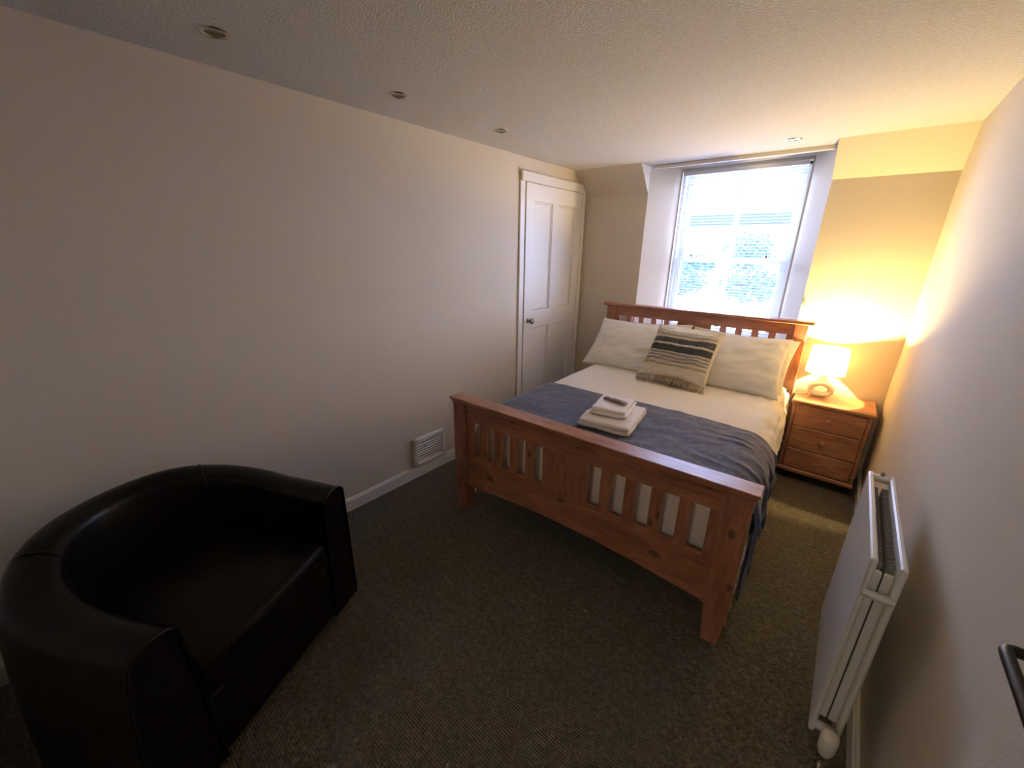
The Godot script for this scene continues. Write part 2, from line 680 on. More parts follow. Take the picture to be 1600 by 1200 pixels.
func build_door():
	# a four panel cupboard door in the left wall, next to the corner
	var door := thing("door_1", "white four panel cupboard door in left wall beside the bed", "door", Transform3D(Basis(), Vector3(XL, 0, 0)))
	door.set_meta("kind", "structure")
	var z0 := -2.475
	var z1 := -3.375
	var top := 1.945
	# architrave
	var st := mb()
	box2(st, Vector3(0, 0, z0 - 0.058), Vector3(0.014, top + 0.07, z0), 0.004)
	obj("architrave", done(st), M.door, door)
	st = mb()
	box2(st, Vector3(0, 0, z1), Vector3(0.03, top + 0.05, z1 + 0.05), 0.006)
	obj("architrave", done(st), M.door, door)
	st = mb()
	box2(st, Vector3(0, top + 0.003, z1), Vector3(0.031, top + 0.072, z0), 0.006)
	obj("architrave", done(st), M.door, door)
	# leaf: stiles and rails
	var a := z0 - 0.060
	var b := z1 + 0.054
	var s := 0.105
	var mid := (a + b) * 0.5
	st = mb()
	for z in [[a, a - s], [b + s, b], [mid + 0.045, mid - 0.045]]:
		box2(st, Vector3(0.0, 0.012, z[1]), Vector3(0.022, top, z[0]), 0.002)
	for y in [[0.012, 0.2], [0.86, 1.0], [1.825, top]]:
		box2(st, Vector3(0.0, y[0], b), Vector3(0.0225, y[1], a), 0.002)
	obj("leaf", done(st), M.door, door)
	for z in [[a - s, mid + 0.045], [mid - 0.045, b + s]]:
		for y in [[0.2, 0.86], [1.0, 1.825]]:
			st = mb()
			box2(st, Vector3(0.0, y[0], z[1]), Vector3(0.009, y[1], z[0]))
			# moulding round the sunk panel
			var m := 0.016
			box2(st, Vector3(0.006, y[0], z[1]), Vector3(0.017, y[0] + m, z[0]), 0.005)
			box2(st, Vector3(0.006, y[1] - m, z[1]), Vector3(0.017, y[1], z[0]), 0.005)
			box2(st, Vector3(0.006, y[0], z[1]), Vector3(0.017, y[1], z[1] + m), 0.005)
			box2(st, Vector3(0.006, y[0], z[0] - m), Vector3(0.017, y[1], z[0]), 0.005)
			obj("panel", done(st), M.door, door)
	st = mb(true)
	lathe(st, PackedVector2Array([Vector2(0, 0), Vector2(0.02, 0), Vector2(0.02, 0.004), Vector2(0.009, 0.008), Vector2(0.009, 0.022), Vector2(0.02, 0.03), Vector2(0.024, 0.04), Vector2(0.02, 0.05), Vector2(0.008, 0.055), Vector2(0, 0.056)]), 24, Transform3D(Basis(Vector3.FORWARD, PI / 2), Vector3(0.022, 0.925, a - 0.055)))
	obj("knob", done(st), M.steel, door).set_meta("label", "round satin metal door knob")
	# the room door, standing open against the right wall: its lever and its leading edge show
	var d2 := thing("door_2", "white flush door open against right wall with dark lever handle", "door", Transform3D(Basis(), Vector3(0.274, 0, 0)))
	d2.set_meta("kind", "structure")
	st = mb()
	box2(st, Vector3(0, 0.012, -0.725), Vector3(0.035, 1.97, 0.1), 0.003)
	obj("leaf", done(st), M.wall, d2)
	st = mb(true)
	var pts := PackedVector3Array()
	var path := [Vector3(0.0, 0, 0), Vector3(-0.040, 0, 0), Vector3(-0.045, 0, 0.002), Vector3(-0.0475, 0, 0.007), Vector3(-0.048, 0, 0.018), Vector3(-0.048, 0, 0.115), Vector3(-0.046, 0, 0.122), Vector3(-0.040, 0, 0.126)]
	for p in path:
		pts.append(p + Vector3(0, 1.049, -0.635))
	tube(st, pts, 0.0065, 14)
	obj("lever", done(st), M.bronze, d2).set_meta("label", "dark bronze lever door handle")
	st = mb(true)
	lathe(st, PackedVector2Array([Vector2(0, 0), Vector2(0.026, 0), Vector2(0.026, 0.006), Vector2(0.022, 0.009), Vector2(0, 0.009)]), 28, Transform3D(Basis(Vector3.BACK, PI / 2), Vector3(0, 1.049, -0.635)))
	obj("rose", done(st), M.bronze, d2)


func build_window():
	var w := thing("window_1", "white double hung sash window in the dormer above the headboard", "window", Transform3D(Basis(), Vector3((O1 + O2) * 0.5, 0, -3.75)))
	w.set_meta("kind", "structure")
	var hw := (O2 - O1) * 0.5
	var st := mb()
	for s in [-1.0, 1.0]:
		box(st, Vector3(s * (hw - 0.011), 1.43, 0), Vector3(0.022, 1.31, 0.11), 0.003)
	box2(st, Vector3(-hw, 2.062, -0.055), Vector3(hw, 2.085, 0.055), 0.003)
	obj("frame", done(st), M.frame, w)
	st = mb()
	box2(st, Vector3(-hw, 0.78, -0.06), Vector3(hw, 0.80, 0.105), 0.006)
	obj("sill", done(st), M.frame, w)
	for q in [["upper_sash", 1.398, 2.062, -0.022, 0.034], ["lower_sash", 0.80, 1.435, 0.022, 0.07]]:
		st = mb()
		var y0: float = q[1]
		var y1: float = q[2]
		var z: float = q[3]
		var sw := hw - 0.022
		var low: float = 0.036 if q[0] == "upper_sash" else 0.075
		for s in [-1.0, 1.0]:
			box(st, Vector3(s * (sw - 0.022), (y0 + y1) * 0.5, z), Vector3(0.044, y1 - y0, 0.038), 0.004)
		box2(st, Vector3(-sw, y0, z - 0.02), Vector3(sw, y0 + low, z + 0.02), 0.004)
		box2(st, Vector3(-sw, y1 - 0.036, z - 0.02), Vector3(sw, y1, z + 0.02), 0.004)
		var sash := obj(q[0], done(st), M.frame, w)
		st = mb()
		box2(st, Vector3(-0.014, y0 + low, z - 0.015), Vector3(0.014, y1 - 0.036, z + 0.015), 0.004)
		obj("glazing_bar", done(st), M.frame, sash)
		for s in [-1.0, 1.0]:
			st = mb()
			box2(st, Vector3(minf(s * 0.012, s * (sw - 0.04)), y0 + low - 0.004, z - 0.002), Vector3(maxf(s * 0.012, s * (sw - 0.04)), y1 - 0.032, z + 0.002))
			obj("pane", done(st), M.glass, sash)
	for x in [-0.295, 0.262]:
		st = mb()
		box(st, Vector3(x, 1.438, 0.02), Vector3(0.05, 0.006, 0.022), 0.002)
		box(st, Vector3(x, 1.449, 0.02), Vector3(0.012, 0.022, 0.014), 0.003)
		tube(st, PackedVector3Array([Vector3(x, 1.456, 0.02), Vector3(x + 0.004, 1.462, 0.035), Vector3(x + 0.004, 1.463, 0.048)]), 0.004, 8)
		obj("sash_fastener", done(st), M.bronze, w).set_meta("label", "small dark metal sash fastener")

	# venetian blind
	var bx0 := -1.243
	var bx1 := -0.408
	var blind := thing("venetian_blind", "white venetian blind with open slats in front of sash window", "blind", Transform3D(Basis(), Vector3((bx0 + bx1) * 0.5, 0, -3.642)))
	var bw := (bx1 - bx0)
	st = mb()
	box2(st, Vector3(-bw / 2, 2.055, -0.015), Vector3(bw / 2, 2.083, 0.015), 0.003)
	obj("headrail", done(st), M.slat, blind)
	var sl := mb(true)
	var gp := []
	for i in 2:
		for j in 7:
			var t := float(j) / 6.0 - 0.5
			gp.append(Vector3((i - 0.5) * bw, 0.0012 * (1.0 - 4.0 * t * t), t * 0.025))
	var gq := []
	for p in gp:
		gq.append(p + Vector3(0, -0.0007, 0))
	grid(sl, gp, 2, 7, false, false, false)
	grid(sl, gq, 2, 7, false, false, true)
	for j in [0, 6]:
		quad_out(sl, gp[j], gp[7 + j], gq[7 + j], gq[j], Vector3.ZERO)
	var slat_mesh := done(sl).commit()
	var n := 56
	for k in n:
		share("slat", slat_mesh, M.slat, blind, Transform3D(Basis(Vector3.RIGHT, -0.05), Vector3(0, 2.04 - k * 0.0215, 0)))
	st = mb()
	box(st, Vector3(0, 2.04 - n * 0.0215 - 0.004, 0), Vector3(bw, 0.012, 0.024), 0.003)
	obj("bottom_rail", done(st), M.slat, blind)
	for x in [-bw / 2 + 0.09, 0.0, bw / 2 - 0.09]:
		for z in [-0.0135, 0.0135]:
			st = mb(true)
			tube(st, PackedVector3Array([Vector3(x, 2.056, z), Vector3(x, 2.04 - n * 0.0215, z)]), 0.0007, 5)
			obj("ladder_cord", done(st), M.slat, blind)

	# ceiling curtain track across the mouth of the dormer
	var track := thing("curtain_track", "slim white curtain track on ceiling across the dormer mouth", "curtain track", Transform3D(Basis(), Vector3((D1 + D2) * 0.5, H, ZF + 0.012)))
	st = mb()
	box2(st, Vector3(-0.555, -0.026, -0.012), Vector3(0.565, 0.0, 0.012), 0.003)
	obj("rail", done(st), M.plastic, track)
	for s in [-0.558, 0.568]:
		st = mb()
		box(st, Vector3(s, -0.014, 0), Vector3(0.012, 0.03, 0.028), 0.004)
		obj("end_stop", done(st), M.plastic, track)


func build_outside():
	var st := mb()
	box2(st, Vector3(-40, -0.5, -60), Vector3(30, -0.35, -3.95))
	struct("ground", done(st), M.gravel, "pale gravel garden outside the window", "ground")
	# garden wall and the low house opposite
	st = mb()
	box2(st, Vector3(-14, -0.35, -15.3), Vector3(6, 0.62, -15.0), 0.03)
	var gw := obj("garden_wall", done(st), M.stone)
	tag(gw, "low pale stone garden wall beyond the window", "wall")
	var house := thing("house", "white rendered flat roofed house far outside the window", "house", Transform3D(Basis(), Vector3(-4.5, -0.35, -22)))
	st = mb()
	box2(st, Vector3(-7, 0, -4), Vector3(7, 3.1, 0))
	obj("wall", done(st), M.render, house)
	st = mb()
	box2(st, Vector3(-7.3, 3.02, -4.3), Vector3(7.3, 3.46, 0.5), 0.02)
	obj("roof_fascia", done(st), M.slate, house).set_meta("label", "blue grey fascia of the flat roof")
	# trees and shrubs
	var rng := RandomNumberGenerator.new()
	rng.seed = 77
	var spots := [[-5.1, -17.9, 1.0, 0.62, "small loose tree in front of the white house outside window", M.leaf], [-7.3, -17.6, 1.25, 0.75, "tall loose tree at left of the house outside window", M.leaf], [-3.2, -17.2, 1.45, 0.75, "tall loose tree at right of the house outside window", M.leaf],
		[-6.3, -14.2, 0.5, 0.75, "dark bushy shrub over the garden wall, leftmost outside window", M.leaf_dark], [-4.5, -14.0, 0.55, 0.8, "dark bushy shrub over the garden wall, middle one outside", M.leaf_dark], [-2.4, -14.1, 0.5, 0.8, "dark bushy shrub over the garden wall, rightmost outside window", M.leaf_dark]]
	for s in spots:
		var big: bool = s[2] > 1.0
		var t := thing("tree" if big else "shrub", s[4], "tree" if big else "shrub", Transform3D(Basis(), Vector3(s[0], -0.35, s[1])), "")
		st = mb(true)
		var up: float = s[2]
		tube(st, PackedVector3Array([Vector3(0, 0, 0), Vector3(0.05, up * 0.5, 0.02), Vector3(0.0, up, 0)]), 0.07 if big else 0.04, 8)
		obj("trunk", done(st), M.bark, t)
		st = mb()
		for k in (1500 if big else 1100):
			var d := Vector3(rng.randfn(), rng.randfn(), rng.randfn()).normalized() * pow(rng.randf(), 0.4) * float(s[3])
			var c := Vector3(0, up + 0.35, 0) + Vector3(d.x * 1.15, d.y * (1.0 if big else 0.6), d.z)
			var x := Vector3(rng.randfn(), rng.randfn(), rng.randfn()).normalized()
			var y := x.cross(Vector3(rng.randfn(), rng.randfn(), rng.randfn())).normalized()
			var l := rng.randf_range(0.05, 0.1)
			tri(st, c - x * l, c + y * l * 0.5, c + x * l)
			tri(st, c - x * l, c + x * l, c - y * l * 0.5)
		var fo := obj("foliage", done(st), s[5], t)
		fo.set_meta("kind", "stuff")


# ------------------------------------------------------------------ bed

func build_bed():
	var bed := thing("bed", "orange pine double bed frame with slatted headboard and footboard", "bed", bed_frame)
	var st: SurfaceTool
	# footboard: cap, posts, rails, slats, centre panel
	var fb := Node3D.new()
	fb.name = "footboard"
	bed.add_child(fb, true)
	var ft := 0.708
	st = mb()
	box2(st, Vector3(0.0, ft - 0.013, -0.092), Vector3(1.5, ft, 0.0), 0.003)
	box2(st, Vector3(0.006, ft - 0.030, -0.086), Vector3(1.494, ft - 0.0135, -0.006), 0.005)
	obj("cap", done(st), M.pine, fb)
	for s in [0, 1]:
		st = mb()
		var x: float = 0.016 if s == 0 else 1.484 - 0.085
		prism(st, PackedVector2Array([Vector2(x, 0.15), Vector2(x + (0.012 if s == 1 else 0.012), 0.0), Vector2(x + 0.085 - 0.012, 0.0), Vector2(x + 0.085, 0.15), Vector2(x + 0.085, ft - 0.03), Vector2(x, ft - 0.03)]), -0.078, -0.016, "xy")
		obj("post", done(st), M.pine_up, fb)
	var xs := [0.142, 0.2445, 0.347, 0.4495, 0.552, 0.85, 0.9605, 1.071, 1.1815, 1.292]
	var ws := [0.053, 0.053, 0.055, 0.055, 0.055, 0.064, 0.064, 0.064, 0.064, 0.063]
	st = mb()
	box2(st, Vector3(0.1, 0.583, -0.06), Vector3(1.4, ft - 0.028, -0.028), 0.002)
	obj("top_rail", done(st), M.pine, fb)
	st = mb()
	var arch := PackedVector2Array([Vector2(0.1, 0.366), Vector2(0.1, 0.175)])
	for k in 25:
		var t := k / 24.0
		arch.append(Vector2(lerpf(0.12, 1.38, t), 0.168 + 0.04 * sin(PI * t)))
	arch.append(Vector2(1.4, 0.16))
	arch.append(Vector2(1.4, 0.366))
	arch.reverse()
	prism(st, arch, -0.06, -0.028, "xy")
	obj("bottom_rail", done(st), M.pine, fb)
	var edge := 0.1
	for k in 11:
		var right: float = xs[k] if k < 10 else 1.4
		st = mb()
		box2(st, Vector3(edge, 0.364, -0.055), Vector3(right, 0.585, -0.033), 0.002)
		if right - edge > 0.008:
			obj("centre_panel" if right - edge > 0.15 else "slat", done(st), M.pine_up, fb)
		if k < 10:
			edge = xs[k] + ws[k]
	# headboard
	var hb := Node3D.new()
	hb.name = "headboard"
	bed.add_child(hb, true)
	var hz := -1.895
	var ht := 1.05
	st = mb()
	box2(st, Vector3(0.0, ht - 0.022, hz - 0.04), Vector3(1.5, ht, hz + 0.045), 0.005)
	obj("cap", done(st), M.pine, hb)
	for s in [0, 1]:
		st = mb()
		var x: float = 0.03 if s == 0 else 1.47 - 0.075
		box2(st, Vector3(x, 0, hz - 0.033), Vector3(x + 0.075, ht - 0.022, hz + 0.033), 0.003)
		obj("post", done(st), M.pine_up, hb)
	st = mb()
	box2(st, Vector3(0.1, 0.952, hz - 0.016), Vector3(1.4, ht - 0.02, hz + 0.016), 0.002)
	obj("top_rail", done(st), M.pine, hb)
	st = mb()
	box2(st, Vector3(0.1, 0.36, hz - 0.016), Vector3(1.4, 0.6, hz + 0.016), 0.002)
	obj("bottom_rail", done(st), M.pine, hb)
	edge = 0.1
	var hx := [0.145, 0.25, 0.355, 0.46, 0.565, 0.875, 0.98, 1.085, 1.19, 1.295]
	for k in 11:
		var right: float = hx[k] if k < 10 else 1.4
		st = mb()
		box2(st, Vector3(edge, 0.598, hz - 0.011), Vector3(right, 0.954, hz + 0.011), 0.002)
		obj("centre_panel" if right - edge > 0.15 else "slat", done(st), M.pine_up, hb)
		if k < 10:
			edge = hx[k] + 0.062
	# side rails and their bolts
	for x in [0.055, 1.42]:
		st = mb()
		box2(st, Vector3(x, 0.2, hz + 0.03), Vector3(x + 0.025, 0.36, -0.075), 0.003)
		obj("side_rail", done(st), M.pine, bed)
	st = mb(true)
	lathe(st, PackedVector2Array([Vector2(0, 0), Vector2(0.008, 0), Vector2(0.008, 0.004), Vector2(0.004, 0.007), Vector2(0, 0.007)]), 14, Transform3D(Basis(Vector3.FORWARD, PI / 2), Vector3(1.484, 0.31, -0.048)))
	obj("bolt_cap", done(st), M.steel, bed).set_meta("label", "small shiny bolt cap on the right post")
	# mattress
	var mat := thing("mattress", "white mattress under the duvet on the pine bed", "mattress", bed_frame)
	st = mb(true)
	rbox(st, Vector3(0.75, 0.43, -0.985), Vector3(1.28, 0.24, 1.72), 0.06, 4)
	obj("body", done(st), M.linen, mat)


func fold(e: float, r: float) -> Vector2:
	# how far out and down a cloth goes e past the edge, over a corner of radius r
	if e <= 0.0:
		return Vector2.ZERO
	var a := e / r
	if a < PI / 2:
		return Vector2(r * sin(a), r * (1.0 - cos(a)))
	return Vector2(r + 0.01 * (e - r * PI / 2), r + e - r * PI / 2)


var wrinkle := noise(91, 3.0, 3)
var crease := noise(92, 1.0, 3)


func over_bed(s: float, t: float, lift: float) -> Vector3:
	# s runs across from the left edge of the flat top (u 0.2), t from the foot end of the flat top towards the head
	var u := 0.2 + s
	var w := -0.205 - t
	var y := 0.615
	var right := fold(u - 1.35, 0.13 - 0.012 * clampf((t - 0.9) / 0.6, 0, 1))
	var left := fold(0.2 - u, 0.09)
	var foot := fold(-t, 0.08)
	var x := minf(maxf(u, 0.2), 1.35) + right.x - left.x
	var z := minf(w, -0.205) + foot.x
	y -= right.y + left.y + foot.y
	x += (right.x + left.x * -1.0) * 0.0
	# a soft belly of the filling, and slack
	var belly := sin(clampf((u - 0.1) / 1.35, 0, 1) * PI)
	if right.y + left.y + foot.y < 0.02:
		y += 0.012 * belly + 0.006 * wrinkle.get_noise_2d(u, w)
	x -= 0.045 * clampf(foot.y / 0.1, 0, 1) * clampf((0.55 - u) / 0.35, 0, 1)
	var down := clampf(right.y / 0.1, 0, 1)
	x += down * 0.012 * wrinkle.get_noise_2d(w * 2.2, y * 0.8)
	var n := Vector3(right.x / 0.13 - left.x / 0.09, 1.0 - clampf((right.y + left.y + foot.y) / 0.1, 0, 1), foot.x / 0.08).normalized()
	return Vector3(x, y, z) + n * lift


func build_bedding():
	var rng := RandomNumberGenerator.new()
	rng.seed = 5
	# duvet
	var st := mb(true)
	var f := func(a: float, b: float) -> Vector3:
		var s := lerpf(-0.30, 1.15 + 0.37, a)
		var t := lerpf(-0.36, 1.60, b)
		var p := over_bed(s, t, 0.0)
		# creases running lengthwise towards the right edge
		var k := clampf((s - 0.85) / 0.3, 0, 1) * clampf((t - 0.45) / 0.3, 0, 1)
		var c := crease.get_noise_2d(s * 16.0, t * 2.4 + s * 3.0)
		var lift := k * 0.017 * c
		return p + Vector3(lift * clampf((s - 1.15) / 0.1, 0, 1), lift, 0)
	cloth(st, f, 110, 110, 0.012, true)
	var duvet := thing("duvet", "plain white duvet spread over the pine bed", "duvet", bed_frame)
	obj("cover", done(st), M.linen, duvet)

	# velvet throw
	st = mb(true)
	var g := func(a: float, b: float) -> Vector3:
		var t := lerpf(-0.03, 0.545, b)
		var edge := 0.02 * sin(a * 3.0) + 0.012 * crease.get_noise_2d(a * 4.0, 9.0)
		t += edge * b
		var drop := lerpf(0.37, 0.22, b)
		var s := lerpf(-0.085, 1.15 + 0.2 + drop, a)
		# slack folds that fan out over the right edge
		var k := clampf((s - 0.88) / 0.4, 0, 1)
		var ph := (t * (1.25 - 0.35 * a)) * 78.0 + 4.5 * crease.get_noise_2d(s * 2.4, t * 3.4)
		var rip := 0.5 + 0.5 * sin(ph)
		var lift := 0.014 + k * k * 0.02 * rip * rip * clampf(0.45 + 1.3 * crease.get_noise_2d(s * 1.7 + 5.0, t * 6.0), 0.08, 1.0) + 0.004 * (0.5 + crease.get_noise_2d(s * 2.6 + 30.0, t * 4.5 - s)) + 0.0012 * wrinkle.get_noise_2d(s * 3.0, t * 4.0)
		var p := over_bed(s, t, lift)
		p.y += 0.012 * sin(b * 40.0) * clampf((a - 0.9) / 0.1, 0, 1)
		return p
	cloth(st, g, 150, 120, 0.006, true)
	var throw_ := thing("throw_blanket", "navy velvet throw laid across the foot of the bed", "blanket", bed_frame)
	obj("velvet", done(st), M.velvet, throw_)

	# pillows: two leaning on the headboard, two in front
	var pm := pillow_mesh(0.34, 0.235, 0.066, 3)
	var pm2 := pillow_mesh(0.34, 0.235, 0.066, 14)
	var fm := pillow_mesh(0.34, 0.235, 0.08, 5)
	var fm2 := pillow_mesh(0.34, 0.235, 0.08, 18)
	var rows := [
		["white pillow behind, standing against the left half of headboard", Vector3(0.43, 0.745, -1.70), 52.0, 3.0, pm2],
		["white pillow behind, standing against the right half of headboard", Vector3(1.10, 0.742, -1.70), 52.0, -2.0, pm],
		["white pillow leaning in front on the left, beside striped cushion", Vector3(0.405, 0.775, -1.575), 43.0, 0.0, fm],
		["white pillow leaning in front on the right, towards the lamp", Vector3(1.075, 0.775, -1.575), 43.0, 1.0, fm2],
	]
	for r in rows:
		var p := thing("pillow", r[0], "pillow", bed_frame * Transform3D(lean(r[2], r[3]), r[1]), "white pillows on the bed")
		share("case", r[4], M.pillow, p, Transform3D.IDENTITY)

	build_cushion()
	build_towels()


func lean(deg: float, roll: float) -> Basis:
	var a := deg_to_rad(deg)
	return Basis(Vector3(1, 0, 0), Vector3(0, sin(a), -cos(a)), Vector3(0, cos(a), sin(a))) * Basis(Vector3.BACK, deg_to_rad(roll))


func pillow_point(s: float, t: float, side: float, a: float, b: float, th: float, n: FastNoiseLite) -> Vector3:
	var x := a * s * (1.0 - 0.07 * (1.0 - t * t) * absf(s))
	var y := b * t * (1.0 - 0.09 * (1.0 - s * s) * absf(t))
	var f := pow(maxf((1.0 - pow(absf(s), 2.6)) * (1.0 - pow(absf(t), 2.6)), 0.0), 0.52)
	var w := 0.012 * n.get_noise_2d(s * 1.1 + side * 7.0, t * 1.1) + 0.009 * n.get_noise_2d(s * 4.0, t * 4.0 + side * 3.0) * (1.0 - f * 0.6)
	return Vector3(x, y - 0.02 * (1.0 - s * s) * f, side * (th * f + w * minf(1.0, f * 3.0) + 0.003))


func pillow_mesh(a: float, b: float, th: float, seed_: int) -> ArrayMesh:
	var n := noise(seed_, 1.3, 2)
	var st := mb(true)
	var m := 41
	var sides := []
	for side in [1.0, -1.0]:
		var g := []
		for i in m:
			for j in m:
				var s := sin((float(i) / (m - 1) * 2.0 - 1.0) * PI / 2)
				var t := sin((float(j) / (m - 1) * 2.0 - 1.0) * PI / 2)
				g.append(pillow_point(s, t, side, a, b, th, n))
		grid(st, g, m, m, false, false, side > 0)
		sides.append(g)
	for k in m - 1:
		for e in [[k, k + 1], [(m - 1) * m + k, (m - 1) * m + k + 1], [k * m, (k + 1) * m], [k * m + m - 1, (k + 1) * m + m - 1]]:
			quad_out(st, sides[0][e[0]], sides[0][e[1]], sides[1][e[1]], sides[1][e[0]], Vector3.ZERO)
	return done(st).commit()


func build_cushion():
	var a := 0.225
	var th := 0.065
	var n := noise(71, 1.3, 2)
	var c := thing("cushion", "square cream woven cushion with charcoal bands and shaggy fringe", "cushion", bed_frame * Transform3D(lean(44.0, -1.5), Vector3(0.815, 0.812, -1.395)))
	share("body", pillow_mesh(a, a, th, 71), M.cream, c, Transform3D.IDENTITY)
	# woven bands standing a little proud of the front
	var bands := [["charcoal_band", 0.20, 0.44, M.charcoal], ["charcoal_band", -0.06, 0.14, M.charcoal], ["grey_stripe", -0.17, -0.12, M.grey_wool], ["grey_stripe", -0.28, -0.23, M.grey_wool], ["grey_stripe", -0.40, -0.34, M.grey_wool], ["brown_stripe", -0.56, -0.50, M.brown_wool]]
	for b in bands:
		var st := mb(true)
		var lo: float = b[1]
		var hi: float = b[2]
		var f := func(u: float, v: float) -> Vector3:
			var p := pillow_point(lerpf(-0.955, 0.955, u), lerpf(lo, hi, v), 1.0, a, a, th, n)
			return p + Vector3(0, 0.0015 * sin(u * 160.0), 0.0045 + 0.001 * sin(u * 230.0))
		cloth(st, f, 70, 6, 0.004, true)
		obj(b[0], done(st), b[3], c)
	# knotted white braid between the bands
	var rng := RandomNumberGenerator.new()
	rng.seed = 8
	for row in [[0.17, 0.007, "braid"], [0.60, 0.008, "tufted_trim"], [0.68, 0.009, "tufted_trim"]]:
		var st := mb(true)
		for strand in 2:
			var pts := PackedVector3Array()
			for k in 61:
				var u := lerpf(-0.94, 0.94, k / 60.0)
				var p := pillow_point(u, row[0], 1.0, a, a, th, n)
				var ph: float = k * 0.9 + strand * PI
				pts.append(p + Vector3(0, sin(ph) * row[1] * 0.7 + rng.randf_range(-0.002, 0.002), 0.008 + cos(ph) * 0.004))
			tube(st, pts, row[1] * 0.62, 7)
		obj(row[2], done(st), M.white_wool, c)
	# loose fringe along the bottom
	var fr := mb(true)
	for k in 90:
		var u := lerpf(-1.0, 1.0, k / 89.0)
		var p := pillow_point(u * 0.98, -0.97, 1.0, a, a, th, n)
		var l := rng.randf_range(0.04, 0.06)
		var sway := rng.randf_range(-0.012, 0.012)
		tube(fr, PackedVector3Array([p, p + Vector3(sway * 0.5, -l * 0.5, 0.006), p + Vector3(sway, -l, -0.004)]), 0.0022, 5)
	var fo := obj("fringe", done(fr), M.brown_wool, c)
	fo.set_meta("kind", "stuff")


func build_towels():
	# a bath towel and a hand towel, folded, one on the other
	var big := thing("folded_towel", "large white folded bath towel lying on the navy throw", "towel", bed_frame * Transform3D(Basis(Vector3.UP, 0.10), Vector3(0.785, 0.648, -0.41)))
	for k in 2:
		var st := mb(true)
		var n := noise(60 + k, 4.0, 2)
		var bend := func(p: Vector3) -> Vector3:
			return p + Vector3(0.008 * n.get_noise_2d(p.z * 3.0, p.y * 9.0), 0.004 * n.get_noise_2d(p.x * 2.0, p.z * 2.0), 0.008 * n.get_noise_2d(p.x * 3.0, p.y * 9.0))
		rbox(st, Vector3(0.004 * k, 0.012 + 0.022 * k, 0.006 * k), Vector3(0.262 - 0.008 * k, 0.024, 0.33 - 0.006 * k), 0.012, 4, Transform3D.IDENTITY, bend)
		obj("fold", done(st), M.towel, big)
	var small := thing("folded_towel", "small white folded hand towel on top of bath towel", "towel", bed_frame * Transform3D(Basis(Vector3.UP, 0.16), Vector3(0.775, 0.698, -0.435)))
	for k in 2:
		var st := mb(true)
		var n := noise(64 + k, 4.0, 2)
		var bend := func(p: Vector3) -> Vector3:
			return p + Vector3(0.006 * n.get_noise_2d(p.z * 3.0, p.y * 9.0), 0.004 * n.get_noise_2d(p.x * 2.0, p.z * 2.0), 0.006 * n.get_noise_2d(p.x * 3.0, p.y * 9.0))
		rbox(st, Vector3(-0.003 * k, 0.0095 + 0.0175 * k, 0.004 * k), Vector3(0.185 - 0.016 * k, 0.019, 0.235 - 0.02 * k), 0.0095, 4, Transform3D.IDENTITY, bend)
		obj("fold", done(st), M.towel, small)
	# a twisted mauve wrapper lying on top
	var w := thing("wrapped_sachet", "small mauve twisted wrapper lying on top of folded towels", "sachet", bed_frame * Transform3D(Basis(Vector3.UP, -0.28), Vector3(0.775, 0.742, -0.445)))
	var st2 := mb(true)
	var bend2 := func(p: Vector3) -> Vector3:
		var k := absf(p.x) / 0.06
		var pinch := 1.0 - 0.25 * exp(-pow((k - 0.75) / 0.14, 2.0))
		return Vector3(p.x, p.y * pinch + 0.003 * sin(p.x * 40.0), p.z * pinch + 0.002 * sin(p.x * 90.0))
	rbox(st2, Vector3.ZERO, Vector3(0.135, 0.015, 0.034), 0.007, 4, Transform3D.IDENTITY, bend2)
	obj("wrapper", done(st2), M.mauve, w)
	st2 = mb()
	box(st2, Vector3(0.047, 0.0055, 0.0), Vector3(0.02, 0.006, 0.022), 0.002)
	obj("seal", done(st2), M.mauve_dark, w)


# ------------------------------------------------------------------ tub chair

func tub(a: float, hw: float, depth: float, straight: float) -> Vector2:
	# the U of the chair seen from above: a runs 0..1 from one front end round the back to the other; (x, z)
	var l1 := straight / (2.0 * straight + PI * 0.5 * (hw + depth - straight))
	if a < l1:
		var t := a / l1
		return Vector2(hw * (0.965 + 0.035 * sin(t * PI / 2)), -straight * t)
	if a > 1.0 - l1:
		var t := (1.0 - a) / l1
		return Vector2(-hw * (0.965 + 0.035 * sin(t * PI / 2)), -straight * t)
	var ang := (a - l1) / (1.0 - 2.0 * l1) * PI
	return Vector2(hw * cos(ang), -straight - (depth - straight) * sin(ang))


